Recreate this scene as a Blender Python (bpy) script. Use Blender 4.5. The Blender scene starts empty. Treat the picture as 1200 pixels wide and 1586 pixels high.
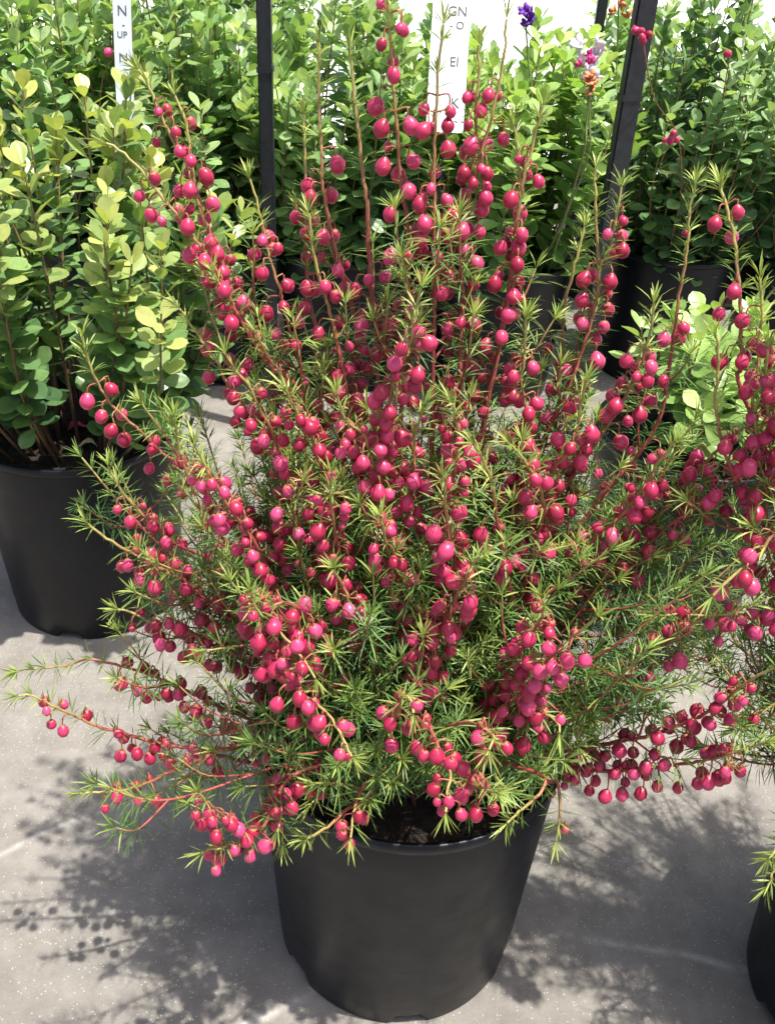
import bpy, math, random
import numpy as np
from mathutils import Vector, Matrix, Quaternion

random.seed(7)
rng = np.random.default_rng(11)
R = math.radians
S = bpy.context.scene
COL = S.collection

# ------------------------------------------------------------------ camera, sky, sun, exposure
PW, PH, F = 1200.0, 1586.0, 1500.0
PITCH, ROLL, CAMH = 33.285, 3.098, 0.984
cam_d = bpy.data.cameras.new("camera")
cam_d.sensor_fit = 'VERTICAL'
cam_d.sensor_height = 36.0
cam_d.lens = 36.0 * F / PH
cam_d.clip_start = 0.01
cam_d.clip_end = 500
cam = bpy.data.objects.new("camera", cam_d)
COL.objects.link(cam)
cam.matrix_world = (Matrix.Translation((0, 0, CAMH)) @ Matrix.Rotation(R(90 - PITCH), 4, 'X')
                    @ Matrix.Rotation(R(ROLL), 4, 'Z'))
S.camera = cam

SUN_EL, SUN_AZ = 74.0, 112.0          # azimuth clockwise from +Y: from the right, a little towards the camera
world = bpy.data.worlds.new("World")
S.world = world
world.use_nodes = True
wn = world.node_tree.nodes
sky = wn.new('ShaderNodeTexSky')
sky.sky_type = 'NISHITA'
sky.sun_disc = False
sky.sun_elevation = R(SUN_EL)
sky.sun_rotation = R(SUN_AZ)
sky.air_density = .55
sky.dust_density = 3.5
sky.ozone_density = .3
wn['Background'].inputs['Strength'].default_value = 0.15
world.node_tree.links.new(sky.outputs[0], wn['Background'].inputs['Color'])
sun_d = bpy.data.lights.new("sun", 'SUN')
sun_d.energy = 4.6
sun_d.angle = R(0.8)
sun_d.color = (1.0, 0.95, 0.88)
sun = bpy.data.objects.new("sun", sun_d)
COL.objects.link(sun)
sdir = Vector((math.cos(R(SUN_EL)) * math.sin(R(SUN_AZ)), math.cos(R(SUN_EL)) * math.cos(R(SUN_AZ)), math.sin(R(SUN_EL))))
sun.rotation_euler = sdir.to_track_quat('Z', 'Y').to_euler()
sun.location = sdir * 8
S.view_settings.view_transform = 'Standard'
S.view_settings.look = 'None'
S.view_settings.gamma = 1.0
S.view_settings.use_curve_mapping = False
S.view_settings.exposure = 0.72
S.cycles.max_bounces = 8
S.cycles.transparent_max_bounces = 8

# ------------------------------------------------------------------ photograph geometry helpers
_cm = cam.matrix_world.to_3x3()


def at(px, py, Y):
    """point where the line of sight through photo pixel (px, py) meets the vertical plane y = Y"""
    d = _cm @ Vector(((px - PW / 2) / F, -(py - PH / 2) / F, -1.0))
    return Vector((0, 0, CAMH)) + d * (Y / d.y)


_ci = np.array(cam.matrix_world.inverted())


def proj(p):
    q = _ci[:3, :3] @ np.array(p) + _ci[:3, 3]
    return PW / 2 + F * q[0] / -q[2], PH / 2 - F * q[1] / -q[2], -q[2]


# ------------------------------------------------------------------ material helpers
def mat(name):
    m = bpy.data.materials.new(name)
    m.use_nodes = True
    nt = m.node_tree
    return m, nt, nt.nodes['Principled BSDF']


def N(nt, kind, **kw):
    n = nt.nodes.new('ShaderNode' + kind)
    for k, v in kw.items():
        setattr(n, k, v)
    return n


def ramp(nt, fac, stops):
    r = N(nt, 'ValToRGB')
    e = r.color_ramp.elements
    while len(e) < len(stops):
        e.new(0.5)
    for i, (p, c) in enumerate(stops):
        e[i].position = p
        e[i].color = (c[0], c[1], c[2], 1)
    nt.links.new(fac, r.inputs[0])
    return r.outputs[0]


def mixc(nt, a, b, fac, mode='MIX'):
    m = N(nt, 'Mix', data_type='RGBA', blend_type=mode)
    for sock, v in ((m.inputs[0], fac), (m.inputs[6], a), (m.inputs[7], b)):
        if hasattr(v, 'links'):
            nt.links.new(v, sock)
        elif isinstance(v, tuple):
            sock.default_value = (*v, 1)
        else:
            sock.default_value = v
    return m.outputs[2]


def noise(nt, scale, detail=3, rough=.55, coord=None, dim='3D'):
    n = N(nt, 'TexNoise')
    n.inputs['Scale'].default_value = scale
    n.inputs['Detail'].default_value = detail
    n.inputs['Roughness'].default_value = rough
    if coord is None:
        g = N(nt, 'NewGeometry')
        coord = g.outputs['Position']
    nt.links.new(coord, n.inputs['Vector'])
    return n.outputs[0]


def bump(nt, bsdf, height, strength, dist):
    b = N(nt, 'Bump')
    b.inputs['Strength'].default_value = strength
    b.inputs['Distance'].default_value = dist
    nt.links.new(height, b.inputs['Height'])
    nt.links.new(b.outputs[0], bsdf.inputs['Normal'])


def maths(nt, op, a, b=None):
    m = N(nt, 'Math', operation=op)
    for s, v in zip(m.inputs, (a, b)):
        if v is None:
            continue
        if hasattr(v, 'links'):
            nt.links.new(v, s)
        else:
            s.default_value = v
    return m.outputs[0]


# concrete yard
M_ground, nt, b = mat('concrete_yard')
big = noise(nt, 3.2, 5, .6)
mid = noise(nt, 22, 6, .7)
col = ramp(nt, big, [(.3, (.172, .163, .144)), (.5, (.226, .214, .190)), (.72, (.285, .271, .242))])
col = mixc(nt, col, ramp(nt, mid, [(.3, (.62, .60, .58)), (.7, (1.1, 1.1, 1.1))]), .75, 'MULTIPLY')
vor = N(nt, 'TexVoronoi')
vor.inputs['Scale'].default_value = 330
gg = N(nt, 'NewGeometry')
nt.links.new(gg.outputs['Position'], vor.inputs['Vector'])
spk = ramp(nt, vor.outputs['Distance'], [(.0, (1, 1, 1)), (.16, (.8, .8, .8)), (.3, (0, 0, 0))])
pick = ramp(nt, N(nt, 'SeparateColor').outputs[0], [(0, (0, 0, 0)), (1, (1, 1, 1))])
sep = [n for n in nt.nodes if n.type == 'SEPARATE_COLOR'][0]
nt.links.new(vor.outputs['Color'], sep.inputs[0])
pick = ramp(nt, sep.outputs[0], [(.78, (0, 0, 0)), (.84, (1, 1, 1))])
col = mixc(nt, col, (.50, .48, .44), mixc(nt, spk, pick, 1.0, 'MULTIPLY'))
# darker grains
vor2 = N(nt, 'TexVoronoi')
vor2.inputs['Scale'].default_value = 420
nt.links.new(gg.outputs['Position'], vor2.inputs['Vector'])
col = mixc(nt, col, ramp(nt, vor2.outputs['Distance'], [(.1, (.72, .7, .68)), (.45, (1, 1, 1))]), .5, 'MULTIPLY')
# worn pale joints in the slab
sp = N(nt, 'SeparateXYZ')
nt.links.new(gg.outputs['Position'], sp.inputs[0])


def joint(k, c, w, amt, col, x0, x1):
    wob = maths(nt, 'MULTIPLY', maths(nt, 'SUBTRACT', noise(nt, 9, 4), .5), .03)
    v = maths(nt, 'SUBTRACT', sp.outputs[1], maths(nt, 'MULTIPLY', sp.outputs[0], k))
    v = maths(nt, 'ABSOLUTE', maths(nt, 'ADD', maths(nt, 'SUBTRACT', v, c), wob))
    f = ramp(nt, v, [(0, (amt, amt, amt)), (w, (0, 0, 0))])
    f = mixc(nt, f, ramp(nt, noise(nt, 45, 3), [(.35, (.1, .1, .1)), (.6, (1, 1, 1))]), 1.0, 'MULTIPLY')
    xr = ramp(nt, maths(nt, 'DIVIDE', maths(nt, 'SUBTRACT', sp.outputs[0], x0), x1 - x0), [(0, (0, 0, 0)), (.12, (1, 1, 1)), (.8, (1, 1, 1)), (1, (0, 0, 0))])
    f = mixc(nt, f, xr, 1.0, 'MULTIPLY')
    return mixc(nt, col, (.50, .475, .43), f)


P1, P2 = at(380, 1586, 1), at(500, 1530, 1)


def ground_pt(px, py):
    d = _cm @ Vector(((px - PW / 2) / F, -(py - PH / 2) / F, -1.0))
    return Vector((0, 0, CAMH)) + d * (-CAMH / d.z)


for (a, c_, w, amt) in (((380, 1586), (490, 1535), .010, .8), ((60, 1295), (300, 1195), .009, .55), ((1040, 1478), (1170, 1502), .008, .5)):
    A_, B_ = ground_pt(*a), ground_pt(*c_)
    k = (B_.y - A_.y) / (B_.x - A_.x)
    col = joint(k, A_.y - k * A_.x, w, amt, col, min(A_.x, B_.x) - .12, max(A_.x, B_.x) + .06)
nt.links.new(col, b.inputs['Base Color'])
b.inputs['Roughness'].default_value = .85
bump(nt, b, noise(nt, 260, 3, .7), .35, .002)

# white weed mat
M_white, nt, b = mat('white_ground_sheet')
nt.links.new(ramp(nt, noise(nt, 14, 3), [(.3, (.74, .74, .73)), (.7, (.84, .84, .84))]), b.inputs['Base Color'])
b.inputs['Roughness'].default_value = .8

# pot plastic
M_pot, nt, b = mat('black_pot_plastic')
tc = N(nt, 'TexCoord')
mp = N(nt, 'Mapping')
mp.inputs['Scale'].default_value = (6, 6, 160)
nt.links.new(tc.outputs['Object'], mp.inputs[0])
ring = noise(nt, 1.0, 2, .5, mp.outputs[0])
dust = noise(nt, 9, 5, .65)
c = ramp(nt, dust, [(.35, (.0032, .0046, .0072)), (.6, (.0046, .0062, .0094)), (.85, (.0095, .0112, .0145))])
spz = N(nt, 'SeparateXYZ')
nt.links.new(tc.outputs['Object'], spz.inputs[0])
low = ramp(nt, maths(nt, 'ADD', spz.outputs[2], maths(nt, 'MULTIPLY', dust, .06)), [(.03, (.6, .6, .6)), (.10, (0, 0, 0))])
c = mixc(nt, c, (.04, .038, .034), maths(nt, 'MULTIPLY', low, .3))
nt.links.new(c, b.inputs['Base Color'])
rr = ramp(nt, noise(nt, 40, 3), [(.3, (.34,) * 3), (.7, (.46,) * 3)])
nt.links.new(rr, b.inputs['Roughness'])
b.inputs['Specular IOR Level'].default_value = .32
bump(nt, b, ring, .18, .0008)

M_soil, nt, b = mat('potting_soil')
nt.links.new(ramp(nt, noise(nt, 120, 5, .7), [(.3, (.008, .006, .004)), (.6, (.03, .021, .014)), (.8, (.075, .055, .04))]), b.inputs['Base Color'])
b.inputs['Roughness'].default_value = .95
bump(nt, b, noise(nt, 160, 4, .7), .9, .006)


def leafmat(name, src, rough=.38, trans=.3, spec=.5, glossvar=True):
    m, nt, b = mat(name)
    if src == 'obj':
        c = N(nt, 'ObjectInfo').outputs['Color']
    else:
        c = N(nt, 'Attribute', attribute_name='Col').outputs['Color']
    if glossvar:
        c = mixc(nt, c, ramp(nt, noise(nt, 90, 3), [(.3, (.82, .85, .8)), (.7, (1.12, 1.1, 1.1))]), .8, 'MULTIPLY')
    nt.links.new(c, b.inputs['Base Color'])
    b.inputs['Roughness'].default_value = rough
    b.inputs['Specular IOR Level'].default_value = spec
    tr = N(nt, 'BsdfTranslucent')
    tcol = mixc(nt, c, (1.25, 1.3, .55), 1.0, 'MULTIPLY')
    nt.links.new(tcol, tr.inputs['Color'])
    mx = N(nt, 'MixShader')
    mx.inputs[0].default_value = trans
    nt.links.new(b.outputs[0], mx.inputs[1])
    nt.links.new(tr.outputs[0], mx.inputs[2])
    nt.links.new(mx.outputs[0], nt.nodes['Material Output'].inputs['Surface'])
    return m


M_leaf_obj = leafmat('broad_leaf', 'obj', .32, .34)
M_leaf_att = leafmat('broad_leaf_mass', 'att', .32, .34)
M_needle = leafmat('needle_leaf', 'att', .42, .25, .45, False)

M_stem, nt, b = mat('stem_bark')
c = N(nt, 'Attribute', attribute_name='Col').outputs['Color']
c = mixc(nt, c, ramp(nt, noise(nt, 160, 4, .6), [(.3, (.6, .6, .6)), (.7, (1.25, 1.2, 1.15))]), .8, 'MULTIPLY')
nt.links.new(c, b.inputs['Base Color'])
b.inputs['Roughness'].default_value = .55

# berries
M_berry, nt, b = mat('berry_skin')
oi = N(nt, 'ObjectInfo').outputs['Random']
gi = N(nt, 'NewGeometry').outputs['Random Per Island']
rnd = maths(nt, 'FRACT', maths(nt, 'ADD', oi, gi))
c = ramp(nt, rnd, [(0, (.30, .012, .045)), (.3, (.44, .024, .080)), (.7, (.56, .04, .125)), (1, (.66, .075, .20))])
tc = N(nt, 'TexCoord')
nz = noise(nt, 180, 3, .6)
c = mixc(nt, c, ramp(nt, nz, [(.3, (.75, .7, .7)), (.7, (1.12, 1.15, 1.15))]), .7, 'MULTIPLY')
nt.links.new(c, b.inputs['Base Color'])
b.inputs['Roughness'].default_value = .36
b.inputs['Specular IOR Level'].default_value = .45
b.inputs['Subsurface Weight'].default_value = .12
b.inputs['Subsurface Radius'].default_value = (1, .25, .3)
b.inputs['Subsurface Scale'].default_value = .004
M_mouth, nt, b = mat('berry_mouth')
b.inputs['Base Color'].default_value = (.05, .006, .012, 1)
b.inputs['Roughness'].default_value = .7
M_cal, nt, b = mat('berry_calyx')
b.inputs['Base Color'].default_value = (.40, .13, .08, 1)
b.inputs['Roughness'].default_value = .6


def plain(name, col, rough=.5, var=.25, scale=60, spec=.5):
    m, nt, b = mat(name)
    lo = tuple(x * (1 - var) for x in col)
    hi = tuple(min(1, x * (1 + var)) for x in col)
    nt.links.new(ramp(nt, noise(nt, scale, 4), [(.3, lo), (.7, hi)]), b.inputs['Base Color'])
    b.inputs['Roughness'].default_value = rough
    b.inputs['Specular IOR Level'].default_value = spec
    return m


M_post = plain('black_post_metal', (.018, .02, .025), .42, .35, 90)
M_tag = plain('white_tag_plastic', (.80, .80, .80), .45, .03, 30)
M_tagblue = plain('pale_blue_tag_plastic', (.66, .72, .77), .4, .05, 30)
M_ink = plain('tag_ink', (.10, .10, .11), .7, .2, 300)
M_purple = plain('purple_petal', (.16, .03, .36), .6, .3, 200)
M_magenta = plain('magenta_petal', (.62, .03, .22), .55, .3, 200)
M_orange = plain('orange_petal', (.75, .28, .12), .55, .3, 200)
M_whitep = plain('white_petal', (.82, .76, .80), .55, .08, 200)
M_red = plain('red_fruit', (.45, .01, .02), .35, .3, 200)
M_dry = plain('dry_leaf', (.62, .55, .34), .7, .25, 200)


# ------------------------------------------------------------------ mesh helpers
def mesh_np(name, verts, faces, material, smooth=True, cols=None, midx=None):
    """verts (n,3); faces: list/array of index tuples (all tris/quads as arrays or python lists)"""
    me = bpy.data.meshes.new(name)
    verts = np.asarray(verts, dtype=np.float32)
    if isinstance(faces, np.ndarray):
        nf, k = faces.shape
        me.vertices.add(len(verts))
        me.vertices.foreach_set('co', verts.ravel())
        me.loops.add(nf * k)
        me.loops.foreach_set('vertex_index', faces.astype(np.int32).ravel())
        me.polygons.add(nf)
        me.polygons.foreach_set('loop_start', np.arange(0, nf * k, k, dtype=np.int32))
        me.polygons.foreach_set('loop_total', np.full(nf, k, dtype=np.int32))
        me.update(calc_edges=True)
    else:
        me.from_pydata([tuple(v) for v in verts], [], faces)
    me.polygons.foreach_set('use_smooth', np.full(len(me.polygons), smooth))
    if cols is not None:
        a = me.color_attributes.new('Col', 'FLOAT_COLOR', 'POINT')
        c4 = np.ones((len(verts), 4), dtype=np.float32)
        c4[:, :3] = cols
        a.data.foreach_set('color', c4.ravel())
    mats = material if isinstance(material, (list, tuple)) else [material]
    for m in mats:
        me.materials.append(m)
    if midx is not None:
        me.polygons.foreach_set('material_index', np.asarray(midx, dtype=np.int32))
    me.validate()
    me.update()
    return me


def link(name, me, parent=None, loc=None):
    o = bpy.data.objects.new(name, me)
    COL.objects.link(o)
    if parent is not None:
        o.parent = parent
    if loc is not None:
        o.location = loc
    return o


def tag(o, label=None, cat=None, group=None, kind=None):
    if label:
        o['label'] = label
    if cat:
        o['category'] = cat
    if group:
        o['group'] = group
    if kind:
        o['kind'] = kind
    return o


def empty(name, loc):
    o = bpy.data.objects.new(name, None)
    o.empty_display_size = .05
    COL.objects.link(o)
    o.location = loc
    return o


def spline(pts, step):
    """Catmull-Rom through pts (n,3), resampled at about `step`"""
    p = np.asarray(pts, float)
    p = np.vstack([2 * p[0] - p[1], p, 2 * p[-1] - p[-2]])
    out = []
    for i in range(1, len(p) - 2):
        L = np.linalg.norm(p[i + 1] - p[i])
        n = max(2, int(L / step))
        t = np.linspace(0, 1, n, endpoint=False)[:, None]
        a, b_, c_, d = p[i - 1], p[i], p[i + 1], p[i + 2]
        out.append(.5 * ((2 * b_) + (c_ - a) * t + (2 * a - 5 * b_ + 4 * c_ - d) * t ** 2 + (3 * b_ - a - 3 * c_ + d) * t ** 3))
    out.append(p[-2][None])
    q = np.vstack(out)
    d = np.r_[0, np.cumsum(np.linalg.norm(np.diff(q, axis=0), axis=1))]
    n = max(3, int(d[-1] / step) + 1)
    s = np.linspace(0, d[-1], n)
    return np.stack([np.interp(s, d, q[:, k]) for k in range(3)], 1), s


def frames(p):
    t = np.gradient(p, axis=0)
    t /= np.linalg.norm(t, axis=1)[:, None] + 1e-12
    u = np.zeros_like(p)
    ref = np.array([1, 0, 0.]) if abs(t[0][0]) < .8 else np.array([0, 1, 0.])
    u[0] = ref - t[0] * (ref @ t[0])
    u[0] /= np.linalg.norm(u[0])
    for i in range(1, len(p)):
        v = u[i - 1] - t[i] * (u[i - 1] @ t[i])
        u[i] = v / (np.linalg.norm(v) + 1e-12)
    return t, u, np.cross(t, u)


class MB:
    """collects quads (tubes) with vertex colours"""

    def __init__(self):
        self.v, self.f, self.c, self.n = [], [], [], 0

    def tube(self, p, rad, col, sides=6):
        p = np.asarray(p)
        t, u, w = frames(p)
        a = np.linspace(0, 2 * np.pi, sides, endpoint=False)
        ring = (p[:, None] + np.asarray(rad)[:, None, None] * (np.cos(a)[None, :, None] * u[:, None] + np.sin(a)[None, :, None] * w[:, None]))
        k = len(p)
        self.v.append(ring.reshape(-1, 3))
        self.c.append(np.repeat(np.asarray(col, float).reshape(-1, 3) if np.ndim(col) > 1 else np.tile(col, (k, 1)), sides, axis=0))
        i = np.arange(k - 1)[:, None] * sides
        j = np.arange(sides)[None]
        j2 = (j + 1) % sides
        q = np.stack([i + j, i + j2, i + sides + j2, i + sides + j], -1).reshape(-1, 4)
        self.f.append(q + self.n)
        self.n += k * sides

    def mesh(self, name, material):
        return mesh_np(name, np.vstack(self.v), np.vstack(self.f), material, True, np.vstack(self.c))


# ------------------------------------------------------------------ setting
me = mesh_np('ground', [(-40, -20, 0), (40, -20, 0), (40, 80, 0), (-40, 80, 0)], [(0, 1, 2, 3)], M_ground, False)
tag(link('ground', me), kind='structure')
me = mesh_np('white_ground_sheet', [(-40, 4.1, .004), (40, 4.1, .004), (40, 79, .004), (-40, 79, .004)], [(0, 1, 2, 3)], M_white, False)
tag(link('path', me), kind='structure')

# ------------------------------------------------------------------ pots
POT_RT, POT_RB, POT_H = .15, .129, .310


def lathe(prof, seg, notch=None):
    v, f = [], []
    for i, (r, z) in enumerate(prof):
        for k in range(seg):
            a = 2 * math.pi * k / seg
            zz = z
            if notch and i in notch and (k % (seg // 6)) in (0, 1, 2, 3):
                zz = z + .013
            v.append((r * math.cos(a), r * math.sin(a), zz))
    for i in range(len(prof) - 1):
        for k in range(seg):
            k2 = (k + 1) % seg
            f.append((i * seg + k, i * seg + k2, (i + 1) * seg + k2, (i + 1) * seg + k))
    return v, f


def pot_meshes():
    seg = 96
    # outside wall from the foot up to under the lip, inside wall, floor
    prof = [(.005, .022), (POT_RB - .006, .022), (POT_RB - .0035, .002), (POT_RB - .001, .0005), (POT_RB, .004)]
    for z in (.03, .08, .14, .20, .26, POT_H - .012):
        prof.append((POT_RB + (POT_RT - .002 - POT_RB) * z / POT_H, z))
    prof += [(POT_RT - .0035, POT_H - .008), (POT_RT - .0075, POT_H - .03), (POT_RT - .009, .25)]
    v, f = lathe(prof, seg, notch=(2, 3, 4))
    pot = mesh_np('pot', v, f, M_pot)
    rp = [(POT_RT - .0060, POT_H - .014), (POT_RT - .0012, POT_H - .0135), (POT_RT + .0006, POT_H - .010), (POT_RT + .0012, POT_H - .004), (POT_RT + .0002, POT_H - .0006),
          (POT_RT - .0022, POT_H), (POT_RT - .0046, POT_H - .0012), (POT_RT - .0060, POT_H - .006), (POT_RT - .0068, POT_H - .016)]
    v, f = lathe(rp, seg)
    rim = mesh_np('rim', v, f, M_pot)
    # lumpy soil
    v, f = [(0, 0, 0)], []
    rings, sg = 14, 56
    for i in range(1, rings + 1):
        r = (POT_RT - .0085) * i / rings
        for k in range(sg):
            a = 2 * math.pi * k / sg
            v.append((r * math.cos(a), r * math.sin(a), random.gauss(0, .0035) if i < rings else 0))
    for k in range(sg):
        f.append((0, 1 + k, 1 + (k + 1) % sg))
    for i in range(rings - 1):
        for k in range(sg):
            k2 = (k + 1) % sg
            f.append((1 + i * sg + k, 1 + (i + 1) * sg + k, 1 + (i + 1) * sg + k2, 1 + i * sg + k2))
    soil = mesh_np('soil', v, f, M_soil)
    return pot, rim, soil


POT_ME, RIM_ME, SOIL_ME = pot_meshes()
SOIL_Z = POT_H - .028


def add_pot(root, rot=0.0, scale=1.0, soil_z=SOIL_Z):
    p = link('pot', POT_ME, root)
    p.rotation_euler.z = rot
    p.scale = (scale,) * 3
    link('rim', RIM_ME, p)
    s = link('soil', SOIL_ME, root, (0, 0, soil_z * scale))
    s.rotation_euler.z = rot * 2.3
    s.scale = (scale,) * 3
    return p


# ------------------------------------------------------------------ needle foliage (collected as arrays)
class Needles:
    def __init__(self):
        self.b, self.d, self.n, self.L, self.w, self.c = [], [], [], [], [], []

    def add(self, base, dirv, nrm, L, w, col):
        self.b.append(base); self.d.append(dirv); self.n.append(nrm); self.L.append(L); self.w.append(w); self.c.append(col)

    def mesh(self, name, origin):
        b = np.array(self.b) - np.array(origin)
        d = np.array(self.d)
        d /= np.linalg.norm(d, axis=1)[:, None]
        n = np.array(self.n)
        s = np.cross(d, n)
        s /= np.linalg.norm(s, axis=1)[:, None] + 1e-9
        n = np.cross(s, d)
        L = np.array(self.L)[:, None]
        w = np.array(self.w)[:, None]
        c = np.array(self.c)
        k = len(b)
        drop = np.zeros_like(b)
        drop[:, 2] = -1
        cu = rng.uniform(.0, .12, (k, 1))
        m1 = b + d * L * .38 + n * L * .02
        m2 = b + d * L * .72 + n * L * .0 + drop * L * cu * .4
        tip = b + d * L + drop * L * cu - n * L * .03
        V = np.stack([b, m1 - s * w + n * w * .35, m1, m1 + s * w + n * w * .35, m2 - s * w * .72 + n * w * .25, m2, m2 + s * w * .72 + n * w * .25, tip], 1)
        base = np.arange(k)[:, None] * 8
        T = np.array([[0, 1, 2], [0, 2, 3], [1, 4, 5], [1, 5, 2], [2, 5, 6], [2, 6, 3], [4, 7, 5], [5, 7, 6]])
        Fc = (base[:, None] + T[None]).reshape(-1, 3)
        cols = np.repeat(c[:, None], 8, 1)
        cols[:, 0] *= .9
        cols[:, 7] *= 1.15
        return mesh_np(name, V.reshape(-1, 3), Fc, M_needle, True, cols.reshape(-1, 3))


G_OLD = np.array((.04, .105, .028))
G_MID = np.array((.105, .21, .045))
G_NEW = np.array((.36, .44, .11))


def gcol(f):
    """f 0 old .. 1 fresh tip"""
    f = min(1, max(0, f + random.gauss(0, .16)))
    c = G_OLD + (G_MID - G_OLD) * min(1, f * 2) if f < .5 else G_MID + (G_NEW - G_MID) * (f - .5) * 2
    return c * random.uniform(.8, 1.2)


def needle_run(ND, p, s, start, spacing, L0, fresh0, dens=1.0, tipstar=True, fmax=1.0):
    """leaves along the polyline p (arclength s): pairs of fans of narrow leaflets"""
    t, u, w = frames(p)
    tot = s[-1]
    x = start * tot
    k = random.randint(0, 3)
    while x < tot:
        fr = x / tot
        i = min(len(s) - 1, int(np.searchsorted(s, x)))
        if random.random() < dens:
            endf = max(0, (fr - .72) / .28)
            open_ = R(74 - 36 * endf * endf + random.gauss(0, 10))
            L = L0 * (1 - .35 * endf) * random.uniform(.75, 1.15)
            a0 = k * math.pi / 2 + random.gauss(0, .35)
            for side in (0, math.pi):
                ph = a0 + side
                rad = math.cos(ph) * u[i] + math.sin(ph) * w[i]
                tan = -math.sin(ph) * u[i] + math.cos(ph) * w[i]
                nl = random.choice((3, 3, 4, 5)) if endf < .9 else 4
                for q in range(nl):
                    sp_ = (q - (nl - 1) / 2) * R(34) + random.gauss(0, .16)
                    d = (math.cos(open_) * t[i] + math.sin(open_) * rad) * math.cos(sp_) + tan * math.sin(sp_)
                    d = d + np.array((0, 0, .10))
                    nrm = t[i] * math.sin(open_) - rad * math.cos(open_) + np.array((0, 0, .4)) + rng.normal(0, .2, 3)
                    ND.add(p[i] + rng.normal(0, .0006, 3), d, nrm, L * (1 - .12 * abs(q - (nl - 1) / 2)), random.uniform(.0005, .00085), gcol((fresh0 + (1 - fresh0) * fr ** 2.2 * .95 - .1) * fmax))
        k += 1
        x += spacing * random.uniform(.75, 1.25) * (1 - .4 * max(0, (fr - .8) / .2))
    if tipstar:
        for q in range(9):
            a = q * 2.4 + random.random()
            op = R(random.uniform(12, 48))
            rad = math.cos(a) * u[-1] + math.sin(a) * w[-1]
            d = math.cos(op) * t[-1] + math.sin(op) * rad
            ND.add(p[-1], d, t[-1] * math.sin(op) - rad * math.cos(op) + np.array((0, 0, .3)), L0 * random.uniform(.5, .85), .0008, gcol(.95 * fmax))


# ------------------------------------------------------------------ berry meshes
def cheap_berry(asp, neck):
    seg, v, f, mi = 9, [(0, 0, asp)], [], []
    zs = (.8, .3, -.3, -.8, -.97)
    for z in zs:
        r = math.sqrt(1 - z * z) * (1 - neck * max(0, z))
        v += [(r * math.cos(k * 2 * math.pi / seg), r * math.sin(k * 2 * math.pi / seg), z * asp) for k in range(seg)]
    n = len(v)
    v.append((0, 0, -.9 * asp))
    for k in range(seg):
        k2 = (k + 1) % seg
        f.append((0, 1 + k, 1 + k2)); mi.append(2)
        for i in range(len(zs) - 1):
            f.append((1 + i * seg + k, 1 + (i + 1) * seg + k, 1 + (i + 1) * seg + k2, 1 + i * seg + k2)); mi.append(0)
        f.append((1 + (len(zs) - 1) * seg + k, n, 1 + (len(zs) - 1) * seg + k2)); mi.append(1)
    return np.array(v), f, mi


def berry_variants():
    out = []
    for vv in range(5):
        rs = random.Random(40 + vv)
        asp = rs.uniform(1.06, 1.28)
        neck = rs.uniform(.08, .36)
        seg, v, f, mi = 16, [], [], []
        zs = [1.0, .93, .78, .55, .28, 0, -.3, -.58, -.8, -.93, -.985, -.95]
        prof = []
        for z in zs:
            r = math.sqrt(max(0, 1 - min(1, abs(z)) ** 2.0))
            if z > 0:
                r *= 1 - neck * z
            prof.append([r, z])
        prof[0][0] = .16
        prof[-3][0] = .42
        prof[-2][0] = .2
        prof[-1][0] = .07
        ph = rs.random() * 6
        for i, (r, z) in enumerate(prof):
            for k in range(seg):
                a = 2 * math.pi * k / seg
                m = 1 + .022 * math.cos(4 * a + ph) * (1 if i < 9 else 3)
                v.append((r * m * math.cos(a), r * m * math.sin(a), z * asp))
        for i in range(len(prof) - 1):
            for k in range(seg):
                k2 = (k + 1) % seg
                f.append((i * seg + k, (i + 1) * seg + k, (i + 1) * seg + k2, i * seg + k2))
                mi.append(1 if i >= len(prof) - 2 else (2 if i == 0 else 0))
        n0 = len(v)
        v.append((0, 0, -.9 * asp))
        lo = (len(prof) - 1) * seg
        for k in range(seg):
            f.append((lo + k, n0, lo + (k + 1) % seg))
            mi.append(1)
        # four tiny sepals at the top
        for q in range(4):
            a = q * math.pi / 2 + .4
            n1 = len(v)
            for (rr_, da, z) in ((.1, -.5, 1.0), (.1, .5, 1.0), (.34, 0, .985 - neck * .1)):
                v.append((rr_ * math.cos(a + da), rr_ * math.sin(a + da), z * asp + .03))
            f.append((n1, n1 + 1, n1 + 2))
            mi.append(2)
        me = bpy.data.meshes.new('berry')
        me.from_pydata(v, [], f)
        for m in (M_berry, M_mouth, M_cal):
            me.materials.append(m)
        me.polygons.foreach_set('material_index', mi)
        me.polygons.foreach_set('use_smooth', [True] * len(f))
        me.update()
        out.append((me, np.array(v), f, mi, asp, cheap_berry(asp, neck)))
    return out


BERRIES = berry_variants()

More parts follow.
